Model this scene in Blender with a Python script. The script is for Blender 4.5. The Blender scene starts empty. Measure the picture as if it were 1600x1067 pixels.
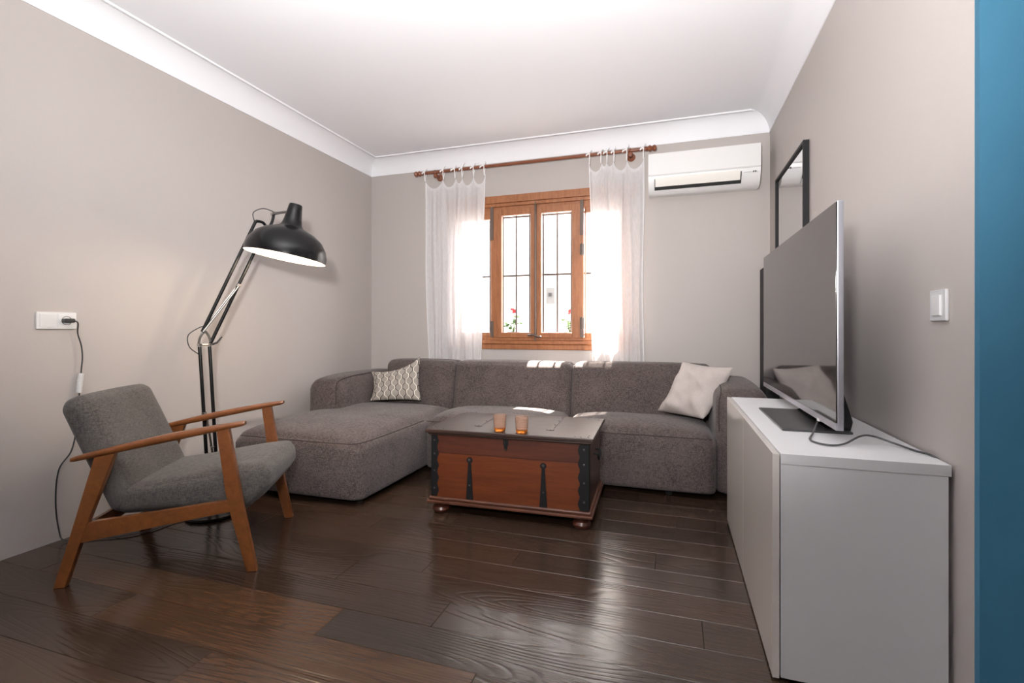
import bpy, bmesh, math, random
from mathutils import Vector, Matrix, noise
R = math.radians
random.seed(7)
sc = bpy.context.scene
C = sc.collection

# ------------------------------------------------------------------ camera
YAW = 18.124
cam_d = bpy.data.cameras.new('camera'); cam = bpy.data.objects.new('camera', cam_d); C.objects.link(cam)
cam.location = (0, 0, 1.0); cam.rotation_euler = (R(90), 0, R(YAW))
cam_d.sensor_width = 36.0; cam_d.lens = 764.5 / 1600 * 36.0
cam_d.shift_y = -(533.5 - 514.0) / 1600
cam_d.clip_start = 0.05
sc.camera = cam

# ------------------------------------------------------------------ world, sun, lights, exposure
w = bpy.data.worlds.new('world'); sc.world = w; w.use_nodes = True
nt = w.node_tree; bg = nt.nodes['Background']
sky = nt.nodes.new('ShaderNodeTexSky'); sky.sky_type = 'NISHITA'
sky.sun_disc = False; sky.sun_elevation = R(64); sky.sun_rotation = R(0); sky.air_density = 1.0; sky.dust_density = 3.0
hz = nt.nodes.new('ShaderNodeMix'); hz.data_type = 'RGBA'; hz.inputs[0].default_value = 0.88; hz.inputs[7].default_value = (1.0, 0.95, 0.87, 1)   # hazy white sky
nt.links.new(sky.outputs[0], hz.inputs[6]); nt.links.new(hz.outputs[2], bg.inputs[0]); bg.inputs[1].default_value = 11.0

def light(name, kind, loc, rot, energy, color=(1, 1, 1), **kw):
    d = bpy.data.lights.new(name, kind); o = bpy.data.objects.new(name, d); C.objects.link(o)
    o.location = loc; o.rotation_euler = rot; d.energy = energy; d.color = color
    for k, v in kw.items(): setattr(d, k, v)
    return o
# high noon sun standing over the street behind the window
light('sun', 'SUN', (0, 8, 8), (R(-(90 - 64)), 0, R(-2)), 110.0, (1.0, 0.93, 0.84), angle=R(0.6))
# the photographer's flash: most of it fired up at the white ceiling, a little straight into the room
light('ceiling_flash', 'SPOT', (-0.40, -0.1, 1.55), (R(180 - 4), 0, R(0)), 370.0, (1.0, 0.97, 0.95), spot_size=R(150), spot_blend=0.6, shadow_soft_size=0.08)
light('camera_flash', 'SPOT', (-0.15, -0.06, 1.30), (R(118), 0, R(18)), 420.0, (1.0, 0.97, 0.95), spot_size=R(130), spot_blend=1.0, shadow_soft_size=0.07)

sc.view_settings.view_transform = 'Standard'; sc.view_settings.look = 'None'
sc.view_settings.gamma = 1.0; sc.view_settings.use_curve_mapping = False
sc.view_settings.exposure = 0.28
sc.cycles.max_bounces = 10; sc.cycles.diffuse_bounces = 6; sc.cycles.glossy_bounces = 5
sc.cycles.transparent_max_bounces = 16; sc.cycles.sample_clamp_indirect = 4.0

# ------------------------------------------------------------------ materials
MAT = {}
def mat(name, col, rough=0.5, metal=0.0, spec=0.5, **kw):
    m = bpy.data.materials.new(name); m.use_nodes = True; MAT[name] = m
    p = m.node_tree.nodes['Principled BSDF']
    p.inputs['Base Color'].default_value = (*col, 1); p.inputs['Roughness'].default_value = rough
    p.inputs['Metallic'].default_value = metal; p.inputs['Specular IOR Level'].default_value = spec
    for k, v in kw.items(): p.inputs[k].default_value = v
    return m
class N:
    def __init__(s, m): s.m = m; s.t = m.node_tree; s.p = s.t.nodes.get('Principled BSDF')
    def n(s, typ, **kw):
        x = s.t.nodes.new(typ)
        for k, v in kw.items():
            if k.startswith('i_'): x.inputs[k[2:].replace('_', ' ')].default_value = v
            else: setattr(x, k, v)
        return x
    def l(s, a, b): s.t.links.new(a, b)
    def math(s, op, a, b=None, c=None):
        x = s.t.nodes.new('ShaderNodeMath'); x.operation = op
        for i, v in enumerate((a, b, c)):
            if v is None: continue
            if isinstance(v, (int, float)): x.inputs[i].default_value = v
            else: s.l(v, x.inputs[i])
        return x.outputs[0]
    def mix(s, fac, a, b, blend='MIX'):
        x = s.t.nodes.new('ShaderNodeMix'); x.data_type = 'RGBA'; x.blend_type = blend
        for i, v in ((0, fac), (6, a), (7, b)):
            if isinstance(v, (int, float)): x.inputs[i].default_value = v
            elif isinstance(v, tuple): x.inputs[i].default_value = (*v, 1)
            else: s.l(v, x.inputs[i])
        return x.outputs[2]
    def ramp(s, fac, stops):
        x = s.t.nodes.new('ShaderNodeValToRGB'); s.l(fac, x.inputs[0]); e = x.color_ramp.elements
        while len(e) < len(stops): e.new(0.5)
        for k, (pos, c) in enumerate(stops):
            e[k].position = pos; e[k].color = (*c, 1) if isinstance(c, tuple) else (c, c, c, 1)
        return x.outputs[0]
    def coord(s, kind='Object', scale=(1, 1, 1), loc=(0, 0, 0)):
        tc = s.n('ShaderNodeTexCoord'); mp = s.n('ShaderNodeMapping')
        s.l(tc.outputs[kind], mp.inputs[0]); mp.inputs['Scale'].default_value = scale; mp.inputs['Location'].default_value = loc
        return mp.outputs[0]
    def noise(s, vec, scale, detail=3, rough=0.5, dist=0.0):
        x = s.n('ShaderNodeTexNoise'); s.l(vec, x.inputs['Vector']); x.inputs['Scale'].default_value = scale
        x.inputs['Detail'].default_value = detail; x.inputs['Roughness'].default_value = rough; x.inputs['Distortion'].default_value = dist
        return x.outputs[0]
    def bump(s, h, strength=0.3, dist=0.01):
        b = s.n('ShaderNodeBump'); s.l(h, b.inputs['Height']); b.inputs['Strength'].default_value = strength; b.inputs['Distance'].default_value = dist
        s.l(b.outputs[0], s.p.inputs['Normal'])

def plaster(name, col, rough=0.85, amt=0.03):
    m = mat(name, col, rough, spec=0.25); k = N(m); v = k.coord('Object')
    nz = k.noise(v, 1.7, 4); fine = k.noise(v, 90, 3)
    c = k.mix(nz, tuple(x * (1 - amt) for x in col), tuple(min(1, x * (1 + amt)) for x in col)); k.l(c, k.p.inputs['Base Color'])
    k.bump(fine, 0.12, 0.003); return m
plaster('wall_paint', (0.465, 0.427, 0.407), 0.55)
plaster('blue_paint', (0.034, 0.125, 0.200), 0.7)
plaster('white_paint', (0.85, 0.855, 0.885), 0.8, 0.012)
plaster('outside_plaster', (0.85, 0.83, 0.80), 0.9)

def fabric(name, dark, light_, scale=420, streak=(1, 1, 1), bump=0.5, rough=0.95):
    m = mat(name, light_, rough, spec=0.15, **{'Sheen Weight': 0.12}); k = N(m)
    v = k.coord('Object', streak)
    a = k.noise(v, scale, 2, 0.6); b = k.noise(k.coord('Object', (1, 1, 6)), scale * 0.28, 2); e = k.noise(k.coord('Object', (5, 5, 1)), scale * 0.28, 2); d = k.noise(k.coord('Object'), 7, 3)
    t = k.math('ADD', k.math('MULTIPLY', a, 0.34), k.math('ADD', k.math('MULTIPLY', b, 0.33), k.math('MULTIPLY', e, 0.33)))
    c = k.ramp(t, [(0.40, dark), (0.60, light_)])
    c = k.mix(k.ramp(d, [(0.3, 0.0), (0.75, 0.22)]), c, tuple(x * 1.5 for x in light_)); k.l(c, k.p.inputs['Base Color'])
    k.bump(t, bump, 0.002); return m
fabric('sofa_fabric', (0.020, 0.0155, 0.015), (0.122, 0.098, 0.092), 210)
fabric('chair_fabric', (0.034, 0.031, 0.030), (0.088, 0.079, 0.072), 170, (1, 0.35, 2))
fabric('pale_linen', (0.40, 0.355, 0.335), (0.52, 0.465, 0.44), 500, bump=0.25)
mat('sofa_seam', (0.042, 0.035, 0.033), 0.9, spec=0.1)

def wood(name, c0, c1, rough=0.35, axis=(1, 14, 14), scale=5, coat=0.0, bump=0.08):
    m = mat(name, c1, rough, **{'Coat Weight': coat, 'Coat Roughness': 0.12}); k = N(m)
    v = k.coord('Object', axis); a = k.noise(v, scale, 5, 0.6, 0.6); b = k.noise(v, scale * 6, 3, 0.5)
    t = k.math('ADD', k.math('MULTIPLY', a, 0.75), k.math('MULTIPLY', b, 0.25))
    k.l(k.ramp(t, [(0.32, c0), (0.68, c1)]), k.p.inputs['Base Color']); k.bump(t, bump, 0.004); return m
wood('chair_wood', (0.105, 0.031, 0.008), (0.175, 0.058, 0.015), 0.33, (6, 6, 6), 6, 0.3)
wood('window_wood', (0.22, 0.075, 0.026), (0.37, 0.145, 0.055), 0.4, (8, 8, 1), 6, 0.2)
wood('rod_wood', (0.14, 0.04, 0.018), (0.25, 0.08, 0.035), 0.35, (1, 10, 10), 8, 0.3)
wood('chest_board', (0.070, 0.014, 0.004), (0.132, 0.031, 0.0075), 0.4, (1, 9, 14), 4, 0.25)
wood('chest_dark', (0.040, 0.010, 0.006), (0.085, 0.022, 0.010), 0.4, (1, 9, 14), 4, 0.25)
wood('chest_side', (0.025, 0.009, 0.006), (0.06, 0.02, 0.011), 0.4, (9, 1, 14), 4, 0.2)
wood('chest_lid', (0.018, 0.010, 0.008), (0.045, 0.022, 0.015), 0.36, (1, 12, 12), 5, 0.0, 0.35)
wood('chest_mould', (0.045, 0.013, 0.007), (0.105, 0.034, 0.016), 0.45, (1, 8, 8), 8, 0.2, 0.3)
mat('black_iron', (0.006, 0.006, 0.0065), 0.6, 0.0, 0.25)
mat('nail_iron', (0.10, 0.10, 0.105), 0.35, 0.8)
mat('old_iron', (0.13, 0.10, 0.085), 0.5, 0.6)
mat('black_gloss', (0.005, 0.005, 0.0055), 0.22, 0.0, 0.25)
mat('black_matt', (0.016, 0.016, 0.017), 0.55)
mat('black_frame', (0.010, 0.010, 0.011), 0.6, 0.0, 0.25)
mat('steel', (0.55, 0.53, 0.50), 0.22, 1.0)
mat('white_enamel', (0.86, 0.83, 0.78), 0.5)
mat('white_plastic', (0.80, 0.80, 0.80), 0.35)
mat('cool_white_plastic', (0.72, 0.72, 0.74), 0.3)
mat('gap_dark', (0.02, 0.02, 0.02), 0.8)
mat('white_cabinet', (0.80, 0.80, 0.82), 0.5)
mat('gloss_door', (0.74, 0.70, 0.66), 0.09, 0.0, 0.6)
mat('tv_screen', (0.010, 0.009, 0.009), 0.05, 0.0, 0.8, IOR=1.65)
mat('silver', (0.60, 0.60, 0.66), 0.32, 0.9)
mat('grey_plastic', (0.035, 0.035, 0.037), 0.35)
mat('mirror_glass', (0.74, 0.74, 0.75), 0.015, 1.0)
mat('bar_iron', (0.03, 0.022, 0.018), 0.6)
mat('terracotta', (0.07, 0.04, 0.03), 0.8)
mat('leaf_green', (0.05, 0.13, 0.015), 0.6)
mat('petal_red', (0.50, 0.02, 0.025), 0.6)
mat('street_grey', (0.30, 0.29, 0.28), 0.9)
mat('meter_grey', (0.10, 0.10, 0.10), 0.7)
mat('subfloor_dark', (0.03, 0.02, 0.015), 0.9)

def bulb_mat():
    m = mat('bulb_glow', (1, 0.9, 0.75), 0.4); p = m.node_tree.nodes['Principled BSDF']
    p.inputs['Emission Color'].default_value = (1.0, 0.80, 0.55, 1); p.inputs['Emission Strength'].default_value = 30.0
bulb_mat()

def floor_mat():
    m = mat('floor_wood', (0.08, 0.045, 0.03), 0.3, spec=0.42); k = N(m)
    oi = k.n('ShaderNodeObjectInfo'); tc = k.n('ShaderNodeTexCoord')
    sh = k.n('ShaderNodeCombineXYZ'); k.l(k.math('MULTIPLY', oi.outputs['Random'], 37.0), sh.inputs[0]); k.l(k.math('MULTIPLY', oi.outputs['Random'], 91.0), sh.inputs[1])
    ad = k.n('ShaderNodeVectorMath', operation='ADD'); k.l(tc.outputs['Object'], ad.inputs[0]); k.l(sh.outputs[0], ad.inputs[1])
    def mp(scale):
        x = k.n('ShaderNodeMapping'); k.l(ad.outputs[0], x.inputs[0]); x.inputs['Scale'].default_value = scale; return x.outputs[0]
    big = k.noise(mp((0.8, 5.5, 1)), 1.0, 1, 0.25)                       # broad cathedral field
    rings = k.math('FRACT', k.math('MULTIPLY', big, 22.0))             # growth rings follow its contours
    rings = k.math('ABSOLUTE', k.math('SUBTRACT', rings, 0.5))
    line = k.ramp(rings, [(0.0, 0.0), (0.22, 1.0)])
    fine = k.noise(mp((2, 80, 1)), 3.0, 3, 0.5)
    knot = k.noise(mp((3.0, 9, 1)), 1.3, 2, 0.5)
    base = k.ramp(fine, [(0.3, (0.023, 0.0138, 0.0095)), (0.7, (0.045, 0.0275, 0.0185))])
    base = k.mix(k.math('MULTIPLY', k.math('SUBTRACT', 1.0, line), 0.55), base, (0.02, 0.010, 0.007))
    base = k.mix(k.ramp(knot, [(0.60, 0.0), (0.74, 0.6)]), base, (0.016, 0.009, 0.007))
    base = k.mix(1.0, base, oi.outputs['Color'], 'MULTIPLY'); k.l(base, k.p.inputs['Base Color'])
    k.l(k.ramp(fine, [(0.2, 0.16), (0.8, 0.23)]), k.p.inputs['Roughness'])
    h = k.math('ADD', k.math('MULTIPLY', line, 1.0), k.math('MULTIPLY', fine, 0.2)); k.bump(h, 0.24, 0.0012)
floor_mat()

def pattern_mat():
    m = mat('lattice_fabric', (0.35, 0.31, 0.26), 0.9, spec=0.15); k = N(m)
    tc = k.n('ShaderNodeTexCoord'); sp = k.n('ShaderNodeSeparateXYZ'); k.l(tc.outputs['UV'], sp.inputs[0])
    u = k.math('MULTIPLY', sp.outputs[0], 6.5); v = k.math('MULTIPLY', sp.outputs[1], 3.4)
    tri = k.math('ABSOLUTE', k.math('SUBTRACT', k.math('FRACT', v), 0.5))            # 0..0.5
    trap = k.math('MULTIPLY', k.math('SUBTRACT', k.math('MINIMUM', k.math('MAXIMUM', k.math('MULTIPLY', tri, 2.0), 0.25), 0.75), 0.5), 0.80)
    def lines(sgn, wd, off):
        f = k.math('FRACT', k.math('ADD', k.math('MULTIPLY_ADD', trap, sgn, u), off))
        return k.math('LESS_THAN', k.math('ABSOLUTE', k.math('SUBTRACT', f, 0.5)), wd)
    nz = k.noise(k.coord('UV'), 120, 2)
    base = k.ramp(nz, [(0.35, (0.25, 0.225, 0.20)), (0.65, (0.35, 0.32, 0.29))])
    c = k.mix(lines(1.0, 0.060, 0.0), base, (0.05, 0.04, 0.035))
    c = k.mix(lines(-1.0, 0.055, 0.5), c, (0.72, 0.68, 0.60)); k.l(c, k.p.inputs['Base Color']); k.bump(nz, 0.2, 0.002)
pattern_mat()

def sheer_mat():
    m = mat('sheer_curtain', (0.88, 0.88, 0.90), 0.9, spec=0.1); k = N(m); out = k.t.nodes['Material Output']
    tr = k.n('ShaderNodeBsdfTranslucent'); tr.inputs[0].default_value = (0.92, 0.91, 0.90, 1)
    tp = k.n('ShaderNodeBsdfTransparent'); tp.inputs[0].default_value = (1, 1, 1, 1)
    m1 = k.n('ShaderNodeMixShader'); m1.inputs[0].default_value = 0.45; k.l(k.p.outputs[0], m1.inputs[1]); k.l(tr.outputs[0], m1.inputs[2])
    v = k.coord('Object', (260, 260, 260)); wv = k.noise(k.coord('Object', (1, 1, 0.15)), 160, 2)
    m2 = k.n('ShaderNodeMixShader'); k.l(k.ramp(wv, [(0.3, 0.10), (0.7, 0.20)]), m2.inputs[0]); k.l(m1.outputs[0], m2.inputs[1]); k.l(tp.outputs[0], m2.inputs[2])
    k.l(m2.outputs[0], out.inputs[0])
sheer_mat()
mat('tie_cloth', (0.85, 0.84, 0.84), 0.9, spec=0.1)

def pane_mat(name='window_glass', tint=(1, 1, 1), refl=0.06):
    m = mat(name, (1, 1, 1), 0.02); k = N(m); out = k.t.nodes['Material Output']
    gl = k.n('ShaderNodeBsdfGlossy'); gl.inputs['Roughness'].default_value = 0.02
    tp = k.n('ShaderNodeBsdfTransparent'); tp.inputs[0].default_value = (*tint, 1)
    lw = k.n('ShaderNodeLayerWeight'); lw.inputs[0].default_value = 0.5
    fac = k.math('MULTIPLY_ADD', k.math('POWER', lw.outputs['Facing'], 5.0), 0.6, 0.04)
    m1 = k.n('ShaderNodeMixShader'); k.l(fac, m1.inputs[0]); k.l(tp.outputs[0], m1.inputs[1]); k.l(gl.outputs[0], m1.inputs[2])
    k.l(m1.outputs[0], out.inputs[0])
pane_mat()
def amber():
    m = mat('amber_glass', (0.9, 0.6, 0.45), 0.08, 0.0, 0.5, **{'Transmission Weight': 0.85, 'IOR': 1.45}); k = N(m)
    tc = k.n('ShaderNodeTexCoord'); sp = k.n('ShaderNodeSeparateXYZ'); k.l(tc.outputs['Object'], sp.inputs[0])
    z = sp.outputs[2]
    k.l(k.mix(k.math('LESS_THAN', z, 0.018), (0.93, 0.72, 0.60), (0.88, 0.30, 0.05)), k.p.inputs['Base Color'])
amber()

# ------------------------------------------------------------------ mesh building
class MB:
    def __init__(s): s.bm = bmesh.new(); s.wn = False
    def _merge(s, b2):
        me = bpy.data.meshes.new('t'); b2.to_mesh(me); b2.free(); s.bm.from_mesh(me); bpy.data.meshes.remove(me)
    def box(s, lo, hi, bev=0.0, seg=2, M=None):
        b = bmesh.new(); bmesh.ops.create_cube(b, size=1.0)
        c = [(a + d) / 2 for a, d in zip(lo, hi)]; z = [abs(d - a) for a, d in zip(lo, hi)]
        for v in b.verts: v.co = Vector((v.co.x * z[0] + c[0], v.co.y * z[1] + c[1], v.co.z * z[2] + c[2]))
        if bev > 0: s.wn = True; bmesh.ops.bevel(b, geom=list(b.edges), offset=min(bev, min(z) * 0.49), segments=seg, profile=0.5, affect='EDGES')
        if M is not None: bmesh.ops.transform(b, matrix=M, verts=b.verts)
        s._merge(b); return s
    def tube(s, pts, r, n=10, caps=True, closed=False):
        pts = [Vector(p) for p in pts]; rr = r if isinstance(r, (list, tuple)) else [r] * len(pts)
        rings = []; prev = None; L = len(pts)
        for i, p in enumerate(pts):
            if closed: d = pts[(i + 1) % L] - pts[i - 1]
            else: d = pts[min(i + 1, L - 1)] - pts[max(i - 1, 0)]
            d.normalize()
            if prev is None:
                a = Vector((0, 0, 1)) if abs(d.z) < 0.9 else Vector((1, 0, 0)); x = d.cross(a).normalized()
            else: x = (prev - d * prev.dot(d)).normalized()
            prev = x; y = d.cross(x)
            rings.append([s.bm.verts.new(p + (x * math.cos(2 * math.pi * k / n) + y * math.sin(2 * math.pi * k / n)) * rr[i]) for k in range(n)])
        for i in range(L if closed else L - 1):
            a, b = rings[i], rings[(i + 1) % L]
            for k in range(n): s.bm.faces.new((a[k], a[(k + 1) % n], b[(k + 1) % n], b[k]))
        if caps and not closed:
            s.bm.faces.new(list(reversed(rings[0]))); s.bm.faces.new(rings[-1])
        return s
    def lathe(s, prof, n=24, M=None, closed=False):
        M = M or Matrix(); rings = []
        for r, z in prof:
            if r < 1e-6: rings.append([s.bm.verts.new(M @ Vector((0, 0, z)))])
            else: rings.append([s.bm.verts.new(M @ Vector((r * math.cos(2 * math.pi * k / n), r * math.sin(2 * math.pi * k / n), z))) for k in range(n)])
        L = len(rings)
        for i in range(L if closed else L - 1):
            a, b = rings[i], rings[(i + 1) % L]
            for k in range(n):
                k2 = (k + 1) % n
                if len(a) == 1 and len(b) == 1: continue
                if len(a) == 1: s.bm.faces.new((a[0], b[k2], b[k]))
                elif len(b) == 1: s.bm.faces.new((a[k], a[k2], b[0]))
                else: s.bm.faces.new((a[k], a[k2], b[k2], b[k]))
        return s
    def prism(s, outline, o, ax, ay, az, t, bev=0.0):
        """outline (a,b) in plane o + a*ax + b*ay, from 0 to t along az"""
        o, ax, ay, az = Vector(o), Vector(ax), Vector(ay), Vector(az)
        b = bmesh.new()
        bot = [b.verts.new(o + ax * p[0] + ay * p[1]) for p in outline]
        top = [b.verts.new(o + ax * p[0] + ay * p[1] + az * t) for p in outline]
        n = len(outline); b.faces.new(bot); b.faces.new(list(reversed(top)))
        for i in range(n): b.faces.new((bot[i], top[i], top[(i + 1) % n], bot[(i + 1) % n]))
        bmesh.ops.recalc_face_normals(b, faces=b.faces)
        if bev > 0: s.wn = True; bmesh.ops.bevel(b, geom=list(b.edges), offset=bev, segments=2, profile=0.5, affect='EDGES', clamp_overlap=True)
        s._merge(b); return s
    def soft(s, lo, hi, r, bulge=(0, 0, 0), n=10, fn=None):
        """rounded, crowned block; fn(p, unit) may move each point"""
        c = [(a + d) / 2 for a, d in zip(lo, hi)]; h = [abs(d - a) / 2 for a, d in zip(lo, hi)]
        r = min(r, min(h) * 0.999)
        def ts(k):
            e = r / h[k]; o = [-1 + e * i / 4 for i in range(4)]
            inner = [-1 + e + (2 - 2 * e) * i / n for i in range(n + 1)]
            return o + inner + [-x for x in reversed(o)]
        T = [ts(0), ts(1), ts(2)]; cache = {}
        def vert(p):
            key = tuple(round(x, 6) for x in p)
            if key in cache: return cache[key]
            q = []; d = []
            for k in range(3):
                a = p[k] * h[k]; i = h[k] - r; cl = max(-i, min(i, a)); q.append(cl); d.append(a - cl)
            D = Vector(d); 
            if D.length > 1e-9: D = D.normalized() * r
            pos = Vector(q) + D
            for k in range(3):
                o = [j for j in range(3) if j != k]
                pos[k] += bulge[k] * p[k] * (1 - p[o[0]] ** 2) ** 0.7 * (1 - p[o[1]] ** 2) ** 0.7
            pos += Vector(c)
            if fn: pos = Vector(fn(pos, p))
            v = s.bm.verts.new(pos); cache[key] = v; return v
        for k in range(3):
            a, b = [j for j in range(3) if j != k]
            for sg in (-1, 1):
                for i in range(len(T[a]) - 1):
                    for j in range(len(T[b]) - 1):
                        qd = []
                        for (x, y) in ((T[a][i], T[b][j]), (T[a][i + 1], T[b][j]), (T[a][i + 1], T[b][j + 1]), (T[a][i], T[b][j + 1])):
                            p = [0, 0, 0]; p[k] = sg; p[a] = x; p[b] = y; qd.append(vert(p))
                        try: s.bm.faces.new(qd)
                        except ValueError: pass
        return s
    def ball(s, c, r, n=10, sc_=(1, 1, 1)):
        b = bmesh.new(); bmesh.ops.create_uvsphere(b, u_segments=n, v_segments=max(6, n // 2 + 2), radius=r)
        for v in b.verts: v.co = Vector((v.co.x * sc_[0] + c[0], v.co.y * sc_[1] + c[1], v.co.z * sc_[2] + c[2]))
        s._merge(b); return s
    def build(s, name, m, parent=None, smooth=True, angle=38, solid=0.0):
        bmesh.ops.recalc_face_normals(s.bm, faces=s.bm.faces)
        if parent is not None and parent in XF: bmesh.ops.transform(s.bm, matrix=XF[parent].inverted(), verts=s.bm.verts)
        me = bpy.data.meshes.new(name); s.bm.to_mesh(me); s.bm.free()
        if smooth:
            for p in me.polygons: p.use_smooth = True
            me.set_sharp_from_angle(angle=R(angle))
        me.materials.append(MAT[m]); o = bpy.data.objects.new(name, me); C.objects.link(o)
        if parent is not None: o.parent = parent; XF[o] = XF.get(parent, Matrix())
        if smooth and s.wn:
            md = o.modifiers.new('weighted', 'WEIGHTED_NORMAL'); md.keep_sharp = True; md.weight = 90
        if solid:
            md = o.modifiers.new('solid', 'SOLIDIFY'); md.thickness = solid
        return o
XF = {}
def thing(name, label, cat, loc=(0, 0, 0), rz=0.0, group=None):
    o = bpy.data.objects.new(name, None); C.objects.link(o); o.empty_display_size = 0.1
    o.location = loc; o.rotation_euler = (0, 0, rz); o['label'] = label; o['category'] = cat
    if group: o['group'] = group
    XF[o] = Matrix.Translation(loc) @ Matrix.Rotation(rz, 4, 'Z'); return o
def rooted(o, loc):
    """give a one-mesh thing its own origin"""
    o.data.transform(Matrix.Translation(Vector(loc)).inverted()); o.location = loc; return o
def struct(o, label=None):
    o['kind'] = 'structure'
    if label: o['label'] = label
    return o
def sempty(name, loc, label=None):
    o = bpy.data.objects.new(name, None); C.objects.link(o); o.location = loc; o['kind'] = 'structure'
    if label: o['label'] = label
    XF[o] = Matrix.Translation(loc); return o

# ------------------------------------------------------------------ room shell
XL, XR, YB, ZC, CE = -2.757, 0.693, 4.065, 2.465, 2.60
XE, YR, YN = 3.2, -2.6, 1.449        # far right of the open side, rear wall, near end of the right wall
T = 0.12
# window opening in the back wall
WX0, WX1, WZ0, WZ1, WT = -1.92, -0.31, 0.90, 2.12, 0.07
b = MB()
b.box((XL - T, YB, -0.05), (WX0, YB + WT, CE + 0.1)); b.box((WX1, YB, -0.05), (XR + T, YB + WT, CE + 0.1))
b.box((WX0, YB, -0.05), (WX1, YB + WT, WZ0)); b.box((WX0, YB, WZ1), (WX1, YB + WT, CE + 0.1))
struct(b.build('wall_back', 'wall_paint', smooth=False), 'warm grey painted wall around the window')
struct(MB().box((XL - T, YR, -0.05), (XL, YB, CE + 0.1)).build('wall_left', 'wall_paint', smooth=False), 'warm grey painted wall behind the armchair')
struct(MB().box((XR, YN + 0.02, -0.05), (XR + T, YB, CE + 0.1)).build('wall_right', 'wall_paint', smooth=False), 'grey painted wall behind the television')
struct(MB().box((XR + 0.0005, YN, -0.05), (XE + T, YN + 0.02, CE + 0.1)).build('wall_blue', 'blue_paint', smooth=False), 'petrol blue painted wall at the right edge')
struct(MB().box((XE, YR, -0.05), (XE + T, YN, CE + 0.1)).build('wall_far_right', 'wall_paint', smooth=False))
struct(MB().box((XL - T, YR - T, -0.05), (XE + T, YR, CE + 0.1)).build('wall_rear', 'wall_paint', smooth=False))
struct(MB().box((XL - T, YR - T, CE), (XE + T, YB + WT, CE + 0.1)).build('ceiling', 'white_paint', smooth=False), 'plain white ceiling')

def cove(name, path, inn, bead):
    """path: wall-line points (x,y); inn: inward directions at each point (already mitred)"""
    D = 0.13; HH = CE - ZC
    prof = [(0, -0.001)]
    for i in range(13):
        a = math.pi / 2 * i / 12; prof.append((D * (1 - math.cos(a)), HH * math.sin(a)))
    prof = [(0.0, 0.0), (0.006, 0.0)] + [(0.006 + (D - 0.006) * (1 - math.cos(math.pi / 2 * i / 12)), 0.004 + (HH - 0.004) * math.sin(math.pi / 2 * i / 12)) for i in range(13)]
    if bead: prof = prof[:-1] + [(D, HH - 0.010), (D + 0.014, HH - 0.010), (D + 0.016, HH)]
    prof += [(prof[-1][0], HH + 0.02), (0.0, HH + 0.02)]
    b = MB(); n = len(prof); rows = []
    for (x, y), (ix, iy) in zip(path, inn): rows.append([b.bm.verts.new((x + ix * d, y + iy * d, ZC + z)) for d, z in prof])
    for i in range(len(rows) - 1):
        for k in range(n): b.bm.faces.new((rows[i][k], rows[i][(k + 1) % n], rows[i + 1][(k + 1) % n], rows[i + 1][k]))
    b.bm.faces.new(rows[0]); b.bm.faces.new(list(reversed(rows[-1])))
    return struct(b.build(name, 'white_paint', angle=30), 'white plaster cove along the ceiling edge')
cove('trim_1', [(XL, YR), (XL, YB)], [(1, 0), (1, -1)], True)
cove('trim_2', [(XL, YB), (XR, YB)], [(1, -1), (-1, -1)], True)
cove('trim_3', [(XR, YB), (XR, YN)], [(-1, -1), (-1, 0)], False)

# floor: every plank on its own
fl = struct(MB().box((XL - T, YR - T, -0.12), (XE + T, YB + WT, -0.012)).build('floor', 'subfloor_dark', smooth=False), 'dark brown oak laminate floor')
PW, PL = 0.1595, 1.38
known = {0: -1.354, 1: -0.540, 2: -1.115, 3: -0.771, 4: 0.096, 5: -0.98, 6: -0.647, 7: -0.068, 8: -1.08, 10: 0.019, 13: 0.055}
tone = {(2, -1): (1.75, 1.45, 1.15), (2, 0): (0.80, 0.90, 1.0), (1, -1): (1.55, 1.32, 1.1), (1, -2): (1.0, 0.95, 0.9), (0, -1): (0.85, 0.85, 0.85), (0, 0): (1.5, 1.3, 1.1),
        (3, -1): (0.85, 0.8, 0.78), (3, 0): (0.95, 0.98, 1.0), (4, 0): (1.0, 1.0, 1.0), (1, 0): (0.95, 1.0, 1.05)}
pm = {}
def plank_mesh(L):
    key = round(L, 3)
    if key not in pm:
        b = bmesh.new(); bmesh.ops.create_cube(b, size=1.0)
        for v in b.verts: v.co = Vector((v.co.x * (L - 0.0012), v.co.y * (PW - 0.0012), v.co.z * 0.012 - 0.006))
        top = [e for e in b.edges if all(v.co.z > -0.001 for v in e.verts)]
        bmesh.ops.bevel(b, geom=top, offset=0.0010, segments=1, affect='EDGES')
        me = bpy.data.meshes.new('plank'); b.to_mesh(me); b.free(); me.materials.append(MAT['floor_wood']); pm[key] = me
    return pm[key]
rr = random.Random(3)
k0 = int(math.floor((YR - 1.0) / PW)); k1 = int(math.ceil((YB - 1.0) / PW))
for k in range(k0, k1):
    y0 = 1.0 + k * PW
    j0 = known.get(k, rr.uniform(-1.3, 0.0)); xmax = XE if y0 < YN - 0.01 else XR
    i0 = -4
    while i0 < 5:
        a = max(XL, j0 + i0 * PL); e = min(xmax, j0 + (i0 + 1) * PL)
        if e - a > 0.03 and y0 + PW > YR:
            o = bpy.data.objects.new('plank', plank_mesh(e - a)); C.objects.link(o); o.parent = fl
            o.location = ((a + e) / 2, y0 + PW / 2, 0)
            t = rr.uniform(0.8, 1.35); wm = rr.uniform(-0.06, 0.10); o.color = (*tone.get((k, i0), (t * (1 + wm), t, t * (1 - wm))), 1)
        i0 += 1

# ------------------------------------------------------------------ window
win = sempty('window_1', (-1.11, YB, WZ0), 'orange-brown wooden casement window over the sofa')
GY = 4.085
def wbox(name, lo, hi, parent=win, m='window_wood', bev=0.004): return MB().box(lo, hi, bev).build(name, m, parent)
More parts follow.
